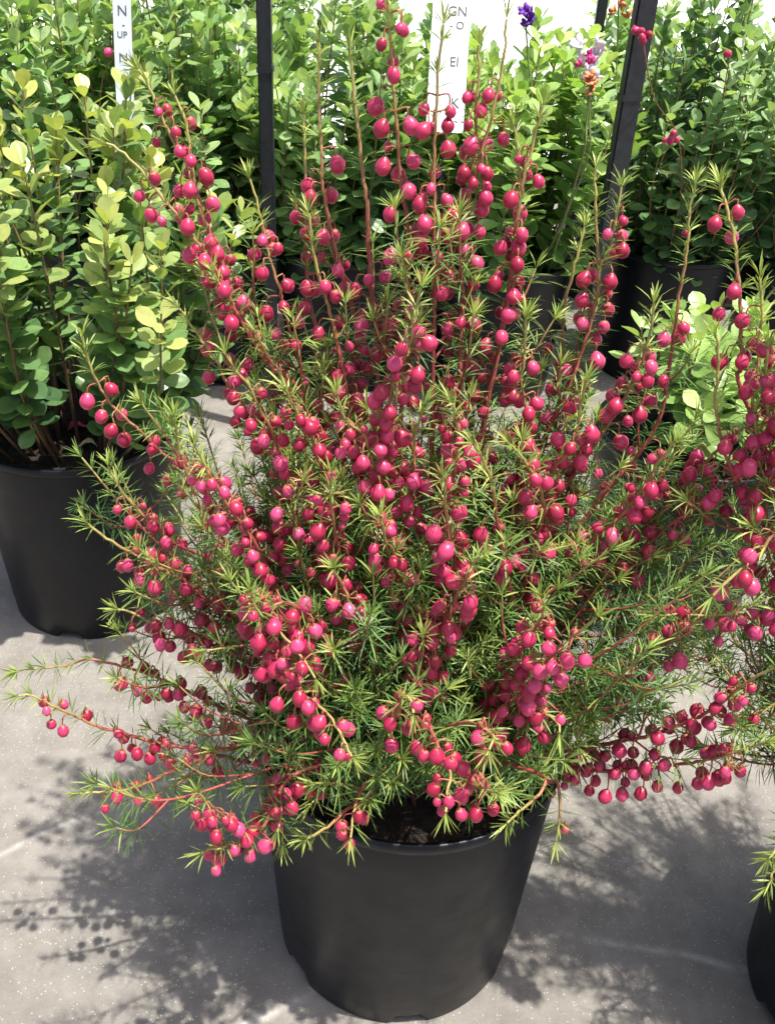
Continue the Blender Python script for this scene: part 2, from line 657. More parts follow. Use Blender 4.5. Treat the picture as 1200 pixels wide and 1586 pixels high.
# ------------------------------------------------------------------ traced branches of the two berry shrubs
# each: depth of the tip from the shrub's own plane (m, minus = towards the viewer), berry density, berry span, photo points low -> tip
MAIN_XY = (.0335, .672)
SIDE_XY = (.548, .606)
T_MAIN = [
    (.10, 1.0, (.30, .96), "572,882 556,844 529,771 497,670 477,635 451,602 416,561 386,516 372,480 356,445 341,398 324,360 311,322 303,289 291,256 278,236 266,211 248,176 230,130 214,108"),
    (.10, 1.0, (.55, .97), "477,635 416,555 372,480 341,398 318,345 303,300 298,264 295,231 291,206 283,173 271,148"),
    (.06, .75, (.55, .93), "451,610 416,565 370,490 330,410 306,377 286,347 263,319 240,292 213,256 180,229 165,222"),
    (.08, 1.0, (.35, .92), "510,740 500,690 474,597 466,566 454,536 448,511 439,473 426,425 412,377 402,327 387,277"),
    (.12, .85, (.35, .80), "560,760 545,600 552,520 540,460 527,413 516,378 507,328 499,290 498,239 494,164 495,131 494,65"),
    (.14, .45, (.40, .80), "540,760 510,560 482,481 473,378 472,315 473,252 470,176"),
    (.05, .9, (.35, .85), "560,780 535,600 520,520 504,456 494,425 484,382 478,330"),
    (.10, .8, (.28, .62), "600,760 583,560 583,521 580,481 575,456 570,366 569,323 561,265 555,202 548,151 543,81"),
    (.07, .8, (.30, 1.0), "620,760 625,560 632,460 632,378 629,328 620,285 618,240 614,192 609,126 605,76 602,20 599,-30"),
    (-.06, 1.0, (.30, .88), "605,760 601,645 602,632 606,594 621,564 636,526 641,481 652,445"),
    (.06, .95, (.25, .88), "668,780 670,657 671,632 670,582 671,531 672,450 672,366 672,290 674,214 677,141 679,101 686,38"),
    (.09, .9, (.25, .90), "700,800 700,700 705,642 712,602 714,556 713,531 714,456 718,388 720,345 723,322 733,272 748,229 761,181 776,116 783,53 784,30"),
    (.09, 1.0, (.60, .95), "705,700 713,531 718,388 725,310 732,262 736,222 736,181 741,121 741,70"),
    (.07, .9, (.25, .92), "740,780 746,683 752,637 759,594 772,544 777,501 787,451 794,408 799,358 806,305 814,260 826,217 840,165"),
    (.08, .9, (.62, .95), "752,637 772,544 787,451 799,358 805,300 800,230 795,195"),
    (.10, .35, (.35, .8), "800,780 840,690 868,602 871,506 876,463 884,430 896,388 905,350"),
    (.07, .95, (.25, .80), "790,830 830,720 858,647 868,627 886,582 901,544 911,506 924,456 928,418 927,408 922,335 922,260"),
    (.07, .4, (.65, .9), "868,627 901,544 924,456 930,405 940,398 957,322 962,290"),
    (.0, .95, (.25, .90), "765,960 790,900 804,861 829,813 847,783 876,753 896,725 916,695 936,665 957,635 974,602 992,561 1006,516 1012,470"),
    (.10, .25, (.35, .95), "870,850 930,770 990,700 1022,645 1032,594 1043,522 1053,447 1064,378 1067,330 1076,285"),
    (-.04, .95, (.30, .97), "790,1010 819,980 834,952 859,919 897,864 913,842 963,797 996,754 1020,715 1044,684"),
    (-.02, 1.0, (.28, .97), "780,1030 800,1000 830,960 870,915 913,885 950,863 976,840 1008,810 1041,774 1076,734 1102,704 1137,674 1172,643 1205,612"),
    (-.04, .8, (.45, .97), "800,1020 870,940 950,875 1000,845 1039,812 1076,787 1102,767 1152,732 1205,690"),
    (-.10, .6, (.40, .97), "800,1170 850,1130 902,1101 945,1056 987,1022 1030,993 1065,970 1101,954 1123,951 1160,938"),
    (-.13, 1.0, (.40, .90), "790,1200 877,1172 917,1158 953,1149 1002,1140 1044,1126 1087,1107 1115,1090 1157,1056 1200,1033"),
    (-.14, .95, (.35, .93), "790,1210 874,1189 931,1194 1002,1190 1058,1183 1101,1175 1143,1163 1185,1150"),
    (-.17, 1.0, (.40, .90), "715,1190 735,1155 755,1127 780,1097 810,1070 840,1032 847,1023 872,1000 905,972 925,955"),
    (-.13, 1.0, (.45, .98), "760,1120 775,1060 800,1010 822,985 840,950 838,925"),
    (-.10, .15, (.3, .7), "800,990 786,902 784,876 776,846 769,801 761,750 746,708 733,688"),
    (-.07, .7, (.30, .90), "800,930 815,880 842,795 840,775 834,750 807,708 790,688"),
    (-.10, .9, (.30, .85), "690,1000 705,900 701,851 693,808 688,763 684,738"),
    (-.13, 1.0, (.35, .85), "670,1090 676,1010 683,972 703,932 721,897 733,876 748,858"),
    (-.04, .95, (.30, .92), "632,930 630,870 630,830 638,758 641,733 641,682 651,645 655,628"),
    (-.06, .95, (.40, .95), "650,1060 637,962 624,934 612,876 602,826 594,776 588,743 573,703 563,672 535,650 522,612"),
    (-.08, .95, (.30, .90), "560,1000 540,930 531,884 524,851 516,813 511,763 513,735"),
    (-.02, .9, (.25, .90), "540,960 515,900 501,864 491,821 481,801 466,768 441,728 421,667 401,632 386,597 366,575 350,548"),
    (.04, .7, (.30, .85), "520,860 466,768 436,698 390,640 353,594 335,556 318,536 290,493 278,478"),
    (.06, .5, (.35, .9), "480,760 430,680 386,597 350,560 335,506 322,468 313,420"),
    (.02, .9, (.30, .85), "470,900 420,840 370,790 330,750 290,725 257,705 229,679 211,661 176,629 151,591 138,563 128,520"),
    (-.03, .25, (.3, .8), "440,930 400,880 340,830 317,798 307,777 289,732 279,702 270,645"),
    (-.07, 1.0, (.30, .95), "520,1070 490,1010 460,960 430,909 400,850 370,805 352,782 335,752 317,722 303,690"),
    (-.02, 1.0, (.30, .90), "520,1060 470,1000 430,960 390,919 362,898 332,878 297,852 271,843 241,815 208,783 193,767 173,732 168,722"),
    (-.04, .95, (.25, .88), "520,1100 430,1030 380,977 352,956 322,931 287,903 251,881 213,861 176,840 150,823 136,810"),
    (-.05, 1.0, (.35, .97), "520,1130 430,1060 380,1025 330,1000 280,975 231,962 208,949 183,944"),
    (-.06, .9, (.25, .72), "540,1170 480,1160 400,1120 340,1095 295,1072 275,1065 237,1047 190,1032 160,1025 135,1020 100,1031 42,1037 28,1040"),
    (-.08, .38, (.30, .97), "550,1190 470,1200 380,1180 300,1160 250,1152 187,1135 140,1120 112,1107 75,1090 50,1077 30,1078"),
    (-.11, .35, (.30, .98), "560,1190 480,1165 420,1152 350,1158 325,1167 280,1190 237,1209 200,1222 160,1227 125,1229"),
    (-.20, .9, (.45, .95), "580,1140 517,1175 480,1195 450,1203 430,1218 424,1245 414,1275 392,1290 365,1278 335,1255 307,1227"),
    (-.20, .8, (.60, .95), "580,1140 517,1175 450,1203 424,1245 412,1272 400,1290 387,1302 350,1311 318,1318"),
    (-.19, 0, (.9, 1), "600,1200 580,1220 560,1240 537,1254 512,1277 485,1294 474,1299"),
    (-.19, .9, (.80, 1.0), "600,1190 575,1205 558,1225 550,1245 546,1270 543,1298"),
    (-.20, 1.0, (.45, .97), "540,1000 470,985 432,1000 430,1035 450,1055 475,1080 495,1095 515,1115 530,1140 545,1172"),
    (-.16, 1.0, (.35, .97), "540,1060 500,990 460,940 430,935 420,960 440,985 470,1020 488,1050"),
    (-.14, 1.0, (.40, .97), "520,1080 470,1020 428,1010 415,985 398,945 388,915"),
    (-.21, 1.0, (.55, .97), "640,1150 650,1120 665,1125 677,1152 690,1180 700,1195 693,1225 690,1258"),
    (-.20, .8, (.65, .97), "660,1160 700,1185 725,1205 745,1220 768,1228"),
    (-.19, .9, (.70, .97), "720,1120 745,1125 765,1140 757,1162"),
    (-.20, 0, (.9, 1), "740,1180 790,1185 845,1205 827,1237 800,1260 785,1275"),
    (-.15, .15, (.6, .97), "760,1180 820,1165 855,1190 866,1245 861,1302"),
    (-.12, .8, (.40, .97), "645,1180 640,1150 645,1100 649,1060 653,1020 655,985"),
    (-.18, .6, (.55, .97), "600,1150 610,1110 625,1080 637,1085 640,1105"),
    (-.15, .5, (.6, .97), "780,1160 810,1120 840,1105 863,1120 866,1135"),
    (-.08, .9, (.35, .92), "700,1040 660,985 640,960 628,930 622,900 600,850 590,800"),
    (-.10, .9, (.35, .92), "545,1060 548,1000 545,960 540,930 530,905 516,880"),
    (-.09, .8, (.30, .92), "700,1000 690,960 660,985 650,960 655,940"),
    (-.06, .9, (.30, .92), "470,880 455,800 450,775 462,770 470,745"),
    (-.06, .9, (.30, .92), "690,880 700,760 708,690 706,650 700,625"),
    (-.03, .9, (.30, .92), "520,820 500,730 488,700 480,665 462,640 440,600"),
    (.0, .9, (.25, .92), "800,880 800,760 806,690 815,640 806,590 812,550 815,490"),
    (-.03, .8, (.3, .92), "830,860 850,740 880,700 892,660 900,625 908,590"),
]
T_SIDE = [
    (.10, .25, (.3, .9), "1152,618 1149,570 1147,517 1144,458 1136,370 1114,285"),
    (.06, .25, (.3, .9), "1176,680 1173,570 1176,517 1179,469 1176,430"),
    (.04, .3, (.3, .9), "1150,760 1109,645 1112,557 1108,520"),
    (.02, .9, (.3, .95), "1205,900 1187,805 1187,767 1177,729 1172,686 1168,640"),
    (-.06, .8, (.45, .95), "1230,800 1200,825 1177,855 1152,878 1122,903 1104,922"),
    (.0, .7, (.4, .97), "1240,950 1200,951 1143,956 1101,954 1060,952 1020,953"),
    (.02, .8, (.3, .9), "1240,760 1215,700 1190,640 1185,580 1188,540"),
    (.02, .8, (.3, .9), "1260,760 1230,640 1222,560 1220,470"),
    (-.05, .3, (.5, .97), "1240,1080 1200,1090 1170,1110 1140,1130"),
    (-.10, 0, (.9, 1), "1230,1290 1215,1320 1200,1345 1188,1372"),
    (-.10, 0, (.9, 1), "1240,1270 1220,1290 1205,1310 1192,1328"),
    (.0, .6, (.3, .9), "1260,900 1270,700 1280,560 1290,420"),
    (.05, .6, (.3, .9), "1300,900 1330,700 1350,560 1360,450"),
]

STEM_BASE = np.array((.13, .055, .035))
STEM_RED = np.array((.34, .075, .06))
STEM_TIP = np.array((.36, .33, .10))


def stem_cols(n):
    f = np.linspace(0, 1, n)[:, None]
    a = STEM_BASE + (STEM_RED - STEM_BASE) * np.clip(f / .4, 0, 1)
    return a + (STEM_TIP - a) * np.clip((f - .78) / .2, 0, 1)


ITEMS = []            # everything that may become an object of its own: dicts with pos, px radius, owner


def build_berry_shrub(root, xy, traces, fill, fill_len, seed, label_part=None):
    random.seed(seed)
    ND = Needles()
    twigs = MB()
    berries = []
    ox, oy = xy
    plane = oy
    grid = {}

    def clash(p, r):
        k0 = tuple(int(c // .016) for c in p)
        for dx in (-1, 0, 1):
            for dy in (-1, 0, 1):
                for dz in (-1, 0, 1):
                    for (q, rq) in grid.get((k0[0] + dx, k0[1] + dy, k0[2] + dz), ()):
                        if (q[0] - p[0]) ** 2 + (q[1] - p[1]) ** 2 + (q[2] - p[2]) ** 2 < (.9 * (r + rq)) ** 2:
                            return True
        return False

    for ti, (dy, dens, span, txt) in enumerate(traces):
        pts = [tuple(map(float, q.split(','))) for q in txt.split()]
        d = np.r_[0, np.cumsum([math.dist(pts[i], pts[i + 1]) for i in range(len(pts) - 1)])]
        lead = 180.0
        fr = (d + lead) / (d[-1] + lead)
        root3 = np.array((ox + random.gauss(0, .022), oy + random.gauss(0, .022) + dy * .12, SOIL_Z - .004))
        P3 = [np.array(at(x, y, plane + dy * (f ** .85))) for (x, y), f in zip(pts, fr)]
        first = P3[0]
        mid = root3 * .45 + first * .55
        mid[2] = max(mid[2], SOIL_Z + .3 * (first[2] - SOIL_Z) + .02, min(POT_H + .02, first[2] + .03))
        p, s = spline([root3, mid] + P3, .005)
        n = len(p)
        p[3:-1] += rng.normal(0, .0004, (n - 4, 3))
        fr = np.linspace(0, 1, n)
        thick = random.uniform(.85, 1.15)
        rad = (.0031 - .0021 * fr) * thick
        mb = MB()
        mb.tube(p, rad, stem_cols(n), 7)
        # needles
        bare = .0 if dens < .5 else .36
        needle_run(ND, p, s, .22, .0125, .0265, .25, 1.0 - bare)
        # side twigs
        for _ in range(int(s[-1] / .07)):
            f0 = random.uniform(.25, .74)
            i = int(f0 * (n - 1))
            tdir = p[min(n - 1, i + 3)] - p[max(0, i - 3)]
            tdir /= np.linalg.norm(tdir)
            rv = rng.normal(0, 1, 3)
            rv -= tdir * (rv @ tdir)
            rv /= np.linalg.norm(rv)
            L = random.uniform(.025, .07)
            q0 = p[i]
            q1 = q0 + (tdir * .75 + rv * .75) * L * .5
            q2 = q1 + (tdir * .85 + rv * .45 + np.array((0, 0, .25))) * L * .5
            tp, ts = spline([q0, q1, q2], .006)
            twigs.tube(tp, np.linspace(.0012, .0007, len(tp)), stem_cols(len(tp) * 2)[len(tp):], 4)
            needle_run(ND, tp, ts, .25, .0125, .025, .42, 1.0)
        # berries hanging from the leaf axils
        if dens > 0:
            lo, hi = span
            # the span is counted over the visible (traced) part
            s0 = s[-1] * .0
            trace_len = sum(np.linalg.norm(P3[i + 1] - P3[i]) for i in range(len(P3) - 1))
            base_s = s[-1] - trace_len
            x = base_s + trace_len * max(0, lo - .22)
            end = base_s + trace_len * hi
            ph = random.random() * 6
            while x < end:
                i = min(n - 1, int(np.searchsorted(s, x)))
                f = (x - base_s) / trace_len
                nb = 0
                for _ in range(random.choice((1, 1, 2, 2, 3) if dy > .03 else (1, 2, 3, 3, 3) if dy > -.05 else (2, 3, 3, 3, 4))):
                    if random.random() > dens:
                        continue
                    tdir = p[min(n - 1, i + 3)] - p[max(0, i - 3)]
                    tdir /= np.linalg.norm(tdir)
                    ph += random.choice((2.4, 3.14, 1.6)) + random.gauss(0, .3)
                    ref = np.array((1., 0, 0)) if abs(tdir[0]) < .9 else np.array((0, 1., 0))
                    uu = np.cross(tdir, ref)
                    uu /= np.linalg.norm(uu)
                    ww = np.cross(tdir, uu)
                    outv = math.cos(ph) * uu + math.sin(ph) * ww
                    outv[2] -= .15
                    small = 1.0 - .35 * max(0, (f - .8) / .2)
                    r = random.gauss(.0056, .00045) * small
                    if random.random() < .1:
                        r *= .72
                    st = random.uniform(.006, .0115)
                    a0 = p[i]
                    a1 = a0 + outv * (r * .7 + st * .5) + np.array((0, 0, st * .25))
                    ctr = a0 + outv * (r * 1.02 + st * .55 + .001) + np.array((0, 0, -st * .55 - r * .7))
                    if clash(ctr, r):
                        continue
                    # axis: hangs down, leaning outward
                    ax = np.array((0, 0, -1.)) + outv * random.uniform(.1, .55) + rng.normal(0, .18, 3)
                    ax /= np.linalg.norm(ax)
                    bi = random.randrange(len(BERRIES))
                    top = ctr - ax * r * BERRIES[bi][4] * .98
                    sp_, _s = spline([a0, a1 * .6 + top * .4 + np.array((0, 0, .003)), top], .003)
                    pale = STEM_RED * .9 + np.array((.12, .12, .04)) * random.random()
                    mb.tube(sp_, np.full(len(sp_), .00065), pale, 4)
                    k0 = tuple(int(c // .016) for c in ctr)
                    grid.setdefault(k0, []).append((ctr, r))
                    q = Vector((0, 0, -1)).rotation_difference(Vector(ax))
                    q = q @ Quaternion((0, 0, 1), random.random() * 6.28)
                    berries.append((ctr, r, q, bi))
                x += random.uniform(.0095, .0165)
        # put the branch into the thing's own coordinates
        mb.v = [vv - np.array((ox, oy, 0)) for vv in mb.v]
        o = link('branch', mb.mesh('branch', M_stem), root)

    # leafy shoots filling the bush
    made = 0
    while made < fill:
        az = random.uniform(0, 2 * math.pi)
        front = max(0.0, -math.sin(az))
        if random.random() < .68 * front:
            continue
        made += 1
        el = R(random.choice((random.uniform(2, 30), random.uniform(15, 55), random.uniform(35, 80))))
        el = max(el, R(28) * front)
        L = fill_len * random.uniform(.6, 1.0) * (1 - .5 * front) * (1 + (.20 if math.cos(az) < 0 else .40) * abs(math.cos(az)) * math.cos(el))
        d = np.array((math.cos(el) * math.cos(az), math.cos(el) * math.sin(az), math.sin(el)))
        r0 = np.array((ox + random.gauss(0, .03), oy + random.gauss(0, .03), SOIL_Z - .003))
        q1 = r0 + np.array((0, 0, .06)) + d * L * .3
        q2 = r0 + np.array((0, 0, .05)) + d * L * .7 + rng.normal(0, .012, 3)
        q3 = q2 + (d * .6 + np.array((0, 0, .35)) + rng.normal(0, .15, 3)) * L * .35
        tp, ts = spline([r0, q1, q2, q3], .007)
        twigs.tube(tp, np.linspace(.0019, .0008, len(tp)), stem_cols(len(tp)), 5)
        needle_run(ND, tp, ts, .2, .0125, .028, .12, 1.0, fmax=.72)
        n = len(tp)
        for _k in range(3):
            i = int(random.uniform(.35, .85) * (n - 1))
            rv = rng.normal(0, 1, 3)
            dd = d * .6 + rv * .5
            LL = random.uniform(.04, .08)
            sp_, ss = spline([tp[i], tp[i] + dd * LL * .5, tp[i] + dd * LL * .8 + np.array((0, 0, LL * .3))], .007)
            twigs.tube(sp_, np.linspace(.0012, .0007, len(sp_)), stem_cols(len(sp_) * 2)[len(sp_):], 4)
            needle_run(ND, sp_, ss, .15, .0125, .027, .3, 1.0, fmax=.68)
    o = link('needle_foliage', ND.mesh('needle_foliage', (ox, oy, 0)), root)
    tag(o, kind='stuff')
    twigs.v = [vv - np.array((ox, oy, 0)) for vv in twigs.v]
    o = link('twigs', twigs.mesh('twigs', M_stem), root)
    tag(o, kind='stuff')
    for (ctr, r, q, bi) in berries:
        x, y, z = proj(ctr)
        ITEMS.append(dict(owner=root, kind='berry', pos=ctr, px=(x, y), z=z, rad=r * F / z, r=r, q=q, var=bi, vis=0))
    print('berries', root.name, len(berries), 'needles', len(ND.b))


main = empty('berry_shrub', (MAIN_XY[0], MAIN_XY[1], 0))
tag(main, 'large needle-leaved shrub loaded with hundreds of pink berries in a black nursery pot', 'shrub', 'berry shrubs in pots')
add_pot(main, .55)
build_berry_shrub(main, MAIN_XY, T_MAIN, 220, .285, 21)
side = empty('berry_shrub', (SIDE_XY[0], SIDE_XY[1], 0))
tag(side, 'second, sparser pink-berried needle shrub with taller leafy tips, in its own black pot', 'shrub', 'berry shrubs in pots')
add_pot(side, .2)
build_berry_shrub(side, SIDE_XY, T_SIDE, 130, .31, 33)


# ------------------------------------------------------------------ broad-leaved shrubs
def leaf_variants():
    out = []
    for vv in range(5):
        rs = random.Random(90 + vv)
        fold = rs.uniform(.10, .22)
        curl = rs.uniform(-.10, .28)
        wid = rs.uniform(.27, .33)
        v, f = [], []
        ts = [0, .10, .3, .52, .72, .88, .97]
        ws = [.05, .12, .62, .97, 1.0, .68, .25]
        for t_, w_ in zip(ts, ws):
            z = -curl * t_ * t_
            for sx in (-1, -.5, 0, .5, 1):
                x = sx * w_ * wid
                v.append((x, t_, z + abs(x) * fold * 2 * (1 - .5 * abs(sx)) - .02 * (t_ > .1) * (sx == 0)))
        n = len(v)
        v.append((0, 1.02, -curl * 1.05))
        for i in range(len(ts) - 1):
            for k in range(4):
                f.append((i * 5 + k, i * 5 + k + 1, (i + 1) * 5 + k + 1, (i + 1) * 5 + k))
        for k in range(4):
            f.append(((len(ts) - 1) * 5 + k, (len(ts) - 1) * 5 + k + 1, n))
        me = bpy.data.meshes.new('leaf')
        me.from_pydata(v, [], f)
        me.materials.append(M_leaf_obj)
        me.polygons.foreach_set('use_smooth', [True] * len(f))
        me.update()
        cv, cf = [], []
        for t_, w_ in ((0, .05), (.3, .62), (.62, 1.0), (.88, .68)):
            for sx in (-1, 0, 1):
                cv.append((sx * w_ * wid, t_, -curl * t_ * t_ + abs(sx * w_ * wid) * fold))
        cv.append((0, 1.02, -curl * 1.05))
        for i in range(3):
            for k in range(2):
                cf.append((i * 3 + k, i * 3 + k + 1, (i + 1) * 3 + k + 1, (i + 1) * 3 + k))
        cf += [(9, 10, 12), (10, 11, 12)]
        out.append((me, np.array(v), f, (np.array(cv), cf)))
    return out


LEAVES = leaf_variants()
PAL = {
    'fresh': [(.12, .235, .09), (.27, .43, .17), (.50, .61, .30)],
    'yellow': [(.065, .145, .065), (.19, .33, .11), (.52, .55, .18)],
    'dark': [(.085, .18, .075), (.20, .34, .14), (.40, .53, .25)],
    'lime': [(.15, .28, .08), (.31, .47, .14), (.49, .62, .24)],
}


def build_leaf_shrub(label, xy, top, pal, shoots, leaf, seed, spread=.17, group=None, pot_scale=1.0, base_r=.09, node=.024, lean=(0, 0), want=300, low=.12, mid=.75):
    random.seed(seed)
    root = empty('leafy_shrub', (xy[0], xy[1], 0))
    tag(root, label, 'shrub', group or 'leafy green shrubs in pots')
    add_pot(root, random.random() * 6, pot_scale)
    soil = SOIL_Z * pot_scale
    cols = [np.array(c) for c in PAL[pal]]
    for _ in range(shoots):
        a = random.uniform(0, 6.283)
        rr = math.sqrt(random.random())
        r0 = rr * base_r
        r1 = rr * spread * random.uniform(.85, 1.1)
        h = soil + (top - soil) * (1 - .32 * rr * rr) * random.uniform(.78, 1.04)
        A = np.array((r0 * math.cos(a), r0 * math.sin(a), soil - .004))
        B = np.array((r1 * mid * math.cos(a) + random.gauss(0, .01), r1 * mid * math.sin(a) + random.gauss(0, .01), soil + (h - soil) * .45))
        C = np.array((r1 * math.cos(a) + random.gauss(0, .015) + lean[0], r1 * math.sin(a) + random.gauss(0, .015) + lean[1], h))
        p, s = spline([A, B, C], .012)
        n = len(p)
        mb = MB()
        f = np.linspace(0, 1, n)[:, None]
        sc = np.array((.10, .055, .035)) * (1 - f) + np.array((.27, .20, .085)) * f
        mb.tube(p, np.linspace(.0028, .0011, n), sc, 6)
        link('stem', mb.mesh('stem', M_stem), root)
        t, u, w = frames(p)
        x = s[-1] * low * random.uniform(.6, 1.4)
        k = random.random() * 3
        fresh_shift = random.gauss(0, .12)
        while x < s[-1] + .001:
            fr = x / s[-1]
            i = min(n - 1, int(np.searchsorted(s, x)))
            endf = max(0, (fr - .75) / .25)
            for q in range(2 if endf < .95 else 3):
                ph = k * math.pi / 2 + q * (math.pi if endf < .95 else 2.1) + random.gauss(0, .3)
                rad = math.cos(ph) * u[i] + math.sin(ph) * w[i]
                op = R(70 - 34 * endf + random.gauss(0, 15))
                d = math.cos(op) * t[i] + math.sin(op) * rad
                d = d / np.linalg.norm(d)
                nrm = t[i] * math.sin(op) - rad * math.cos(op) + rng.normal(0, .22, 3)
                nrm = nrm - d * (nrm @ d)
                nrm /= np.linalg.norm(nrm)
                sx = np.cross(d, nrm)
                M3 = Matrix(((sx[0], d[0], nrm[0]), (sx[1], d[1], nrm[1]), (sx[2], d[2], nrm[2])))
                L = leaf * random.uniform(.75, 1.15) * (1 - .3 * endf)
                g = min(1, max(0, fr ** 1.5 * .78 + fresh_shift + random.gauss(0, .12)))
                c = cols[0] + (cols[1] - cols[0]) * min(1, g * 2) if g < .5 else cols[1] + (cols[2] - cols[1]) * (g - .5) * 2
                c = c * random.uniform(.85, 1.18)
                pos = p[i] + rad * .001
                ctr = pos + d * L * .55 + np.array((xy[0], xy[1], 0))
                X, Y, z = proj(ctr)
                view = np.array((0, 0, CAMH)) - ctr
                view /= np.linalg.norm(view)
                ITEMS.append(dict(owner=root, kind='leaf', pos=pos, px=(X, Y), z=z, rad=.33 * L * F / z * (.35 + .65 * abs(view @ nrm)), L=L,
                                  q=M3.to_quaternion(), var=random.randrange(len(LEAVES)), col=c, vis=0, want=want))
            k += 1 + random.gauss(0, .1)
            x += node * random.uniform(.8, 1.2) * (1 - .35 * endf)
    return root


def row(px, py, Y):
    v = at(px, py, Y)
    return (v.x, Y)


A = build_leaf_shrub('yellow-green leafy shrub in the round black pot beside the large berry shrub', (-.457, 1.231),   .77, 'yellow', 64, .039, 101, spread=.25, node=.0185, low=.24, mid=.82, base_r=.11)
ROW = dict(spread=.235, base_r=.125, low=.0, mid=.85, node=.0205)
SH_B = build_leaf_shrub('leafy shrub behind the yellow-green one, holding the pale blue plant label', row(110, 350, 2.05), .84, 'fresh', 50, .047, 102, **ROW)
build_leaf_shrub('green leafy shrub between the pale blue label and the upright black post', row(320, 350, 2.1), .85, 'fresh', 50, .047, 103, **ROW)
SH_D = build_leaf_shrub('leafy shrub with large rounded leaves beside the upright black post', row(535, 350, 2.1), .84, 'fresh', 50, .050, 104, **ROW)
SH_E = build_leaf_shrub('bright lime-green leafy shrub between the white tag and the leaning black post', row(785, 350, 2.08),   .76, 'lime', 52, .050, 105, **ROW)
SH_F = build_leaf_shrub('dense dark green shrub in a black pot behind the leaning black post', row(1050, 350, 2.22), .83, 'dark', 56, .043, 106, **ROW)
build_leaf_shrub('shorter dark leafy shrub next to the dense dark green shrub', row(1265, 350, 2.22), .72, 'dark', 38, .043, 107, **ROW)
build_leaf_shrub('low light-green shrub in a black pot tucked behind the berry shrubs', (at(1085, 640, 1.30).x, 1.30), .50, 'lime', 24, .048, 108, spread=.16, low=.2)
for k, (px, lab) in enumerate(((20, 'shrub in the rear row behind the pale blue label'), (215, 'shrub in the rear row just past the pale blue label'), (410, 'shrub in the rear row behind the upright black post'), (590, 'shrub in the rear row behind the white tag'))):
    build_leaf_shrub('green leafy ' + lab, row(px, 100, 2.62) if k < 3 else row(655, 300, 2.40), .88 if k < 3 else .72, 'dark', 40, .048, 120 + k, want=150, group='leafy shrubs in the rear row', **ROW)
REAR = []
for k, (px, lab) in enumerate(((990, 'shrub in the rear row behind the leaning black post'), (1170, 'shrub in the rear row behind the dense dark green shrub'))):
    REAR.append(build_leaf_shrub('green leafy ' + lab, row(px, 100, 2.75), .76, 'fresh', 40, .047, 130 + k, want=150, group='leafy shrubs in the rear row', **ROW))

# ------------------------------------------------------------------ choose which leaves and berries are single objects
GW, GH, CELL = 300, 397, 4.0
buf = np.zeros((GH, GW), bool)
for it in sorted(ITEMS, key=lambda q: q['z']):
    x, y = it['px']
    if not (-20 < x < PW + 20 and -20 < y < PH + 20):
        continue
    r = it['rad']
    x0, x1 = int(max(0, (x - r) // CELL)), int(min(GW - 1, (x + r) // CELL))
    y0, y1 = int(max(0, (y - r) // CELL)), int(min(GH - 1, (y + r) // CELL))
    if x1 < x0 or y1 < y0:
        continue
    sub = buf[y0:y1 + 1, x0:x1 + 1]
    free = 1 - sub.mean()
    it['vis'] = free * r * r
    r *= .68
    x0, x1 = int(max(0, round((x - r) / CELL))), int(min(GW, round((x + r) / CELL)))
    y0, y1 = int(max(0, round((y - r) / CELL))), int(min(GH, round((y + r) / CELL)))
    buf[y0:y1, x0:x1] = True
owners = {}
for it in ITEMS:
    owners.setdefault((it['owner'].name, it['kind']), []).append(it)
for (oname, kind), its in owners.items():
    its.sort(key=lambda q: -q['vis'])
    limit = 300 if kind == 'berry' else its[0]['want']
    solo = [q for q in its[:limit] if q['vis'] > (8 if kind == 'berry' else 12)]
    rest = its[len(solo):]
    root = its[0]['owner']
    off = np.array(root.location)
    for q in solo:
        if kind == 'berry':
            o = bpy.data.objects.new('berry', BERRIES[q['var']][0])
            o.location = q['pos'] - off
            o.scale = (q['r'],) * 3
        else:
            o = bpy.data.objects.new('leaf', LEAVES[q['var']][0])
            o.location = q['pos']
            o.scale = (q['L'],) * 3
            o.color = (*q['col'], 1)
        o.rotation_mode = 'QUATERNION'
        o.rotation_quaternion = q['q']
        o.parent = root
        COL.objects.link(o)
    if not rest:
        continue
    V, Fc, Cc, Mi, n = [], [], [], [], 0
    for q in rest:
        if kind == 'berry':
            bv, bf, bm = BERRIES[q['var']][5]
            sc, pos = q['r'], q['pos'] - off
        else:
            bv, bf = LEAVES[q['var']][3]
            sc, pos = q['L'], q['pos']
            Cc.append(np.tile(q['col'], (len(bv), 1)))
            bm = None
        m = np.array(q['q'].to_matrix())
        V.append(bv @ m.T * sc + pos)
        Fc.extend([tuple(i + n for i in ff) for ff in bf])
        if bm is not None:
            Mi.extend(bm)
        n += len(bv)
    if kind == 'berry':
        me = mesh_np('berries', np.vstack(V), Fc, [M_berry, M_mouth, M_cal], True, None, Mi)
        tag(link('berries', me, root), kind='stuff')
    else:
        me = mesh_np('foliage', np.vstack(V), Fc, M_leaf_att, True, np.vstack(Cc))
        tag(link('foliage', me, root), kind='stuff')
    print(oname, kind, len(solo), len(rest))


# ------------------------------------------------------------------ posts and plant labels
def box(name, c, size, material, parent=None, bev=.0015, rot=None):
    import bmesh
    bm = bmesh.new()
    bmesh.ops.create_cube(bm, size=1)
    bmesh.ops.scale(bm, vec=size, verts=bm.verts)
    if bev:
        bmesh.ops.bevel(bm, geom=list(bm.edges), offset=bev, segments=2, affect='EDGES')
    me = bpy.data.meshes.new(name)
    bm.to_mesh(me)
    bm.free()
    me.materials.append(material)
    o = link(name, me, parent, c)
    if rot:
        o.rotation_euler = rot
    return o


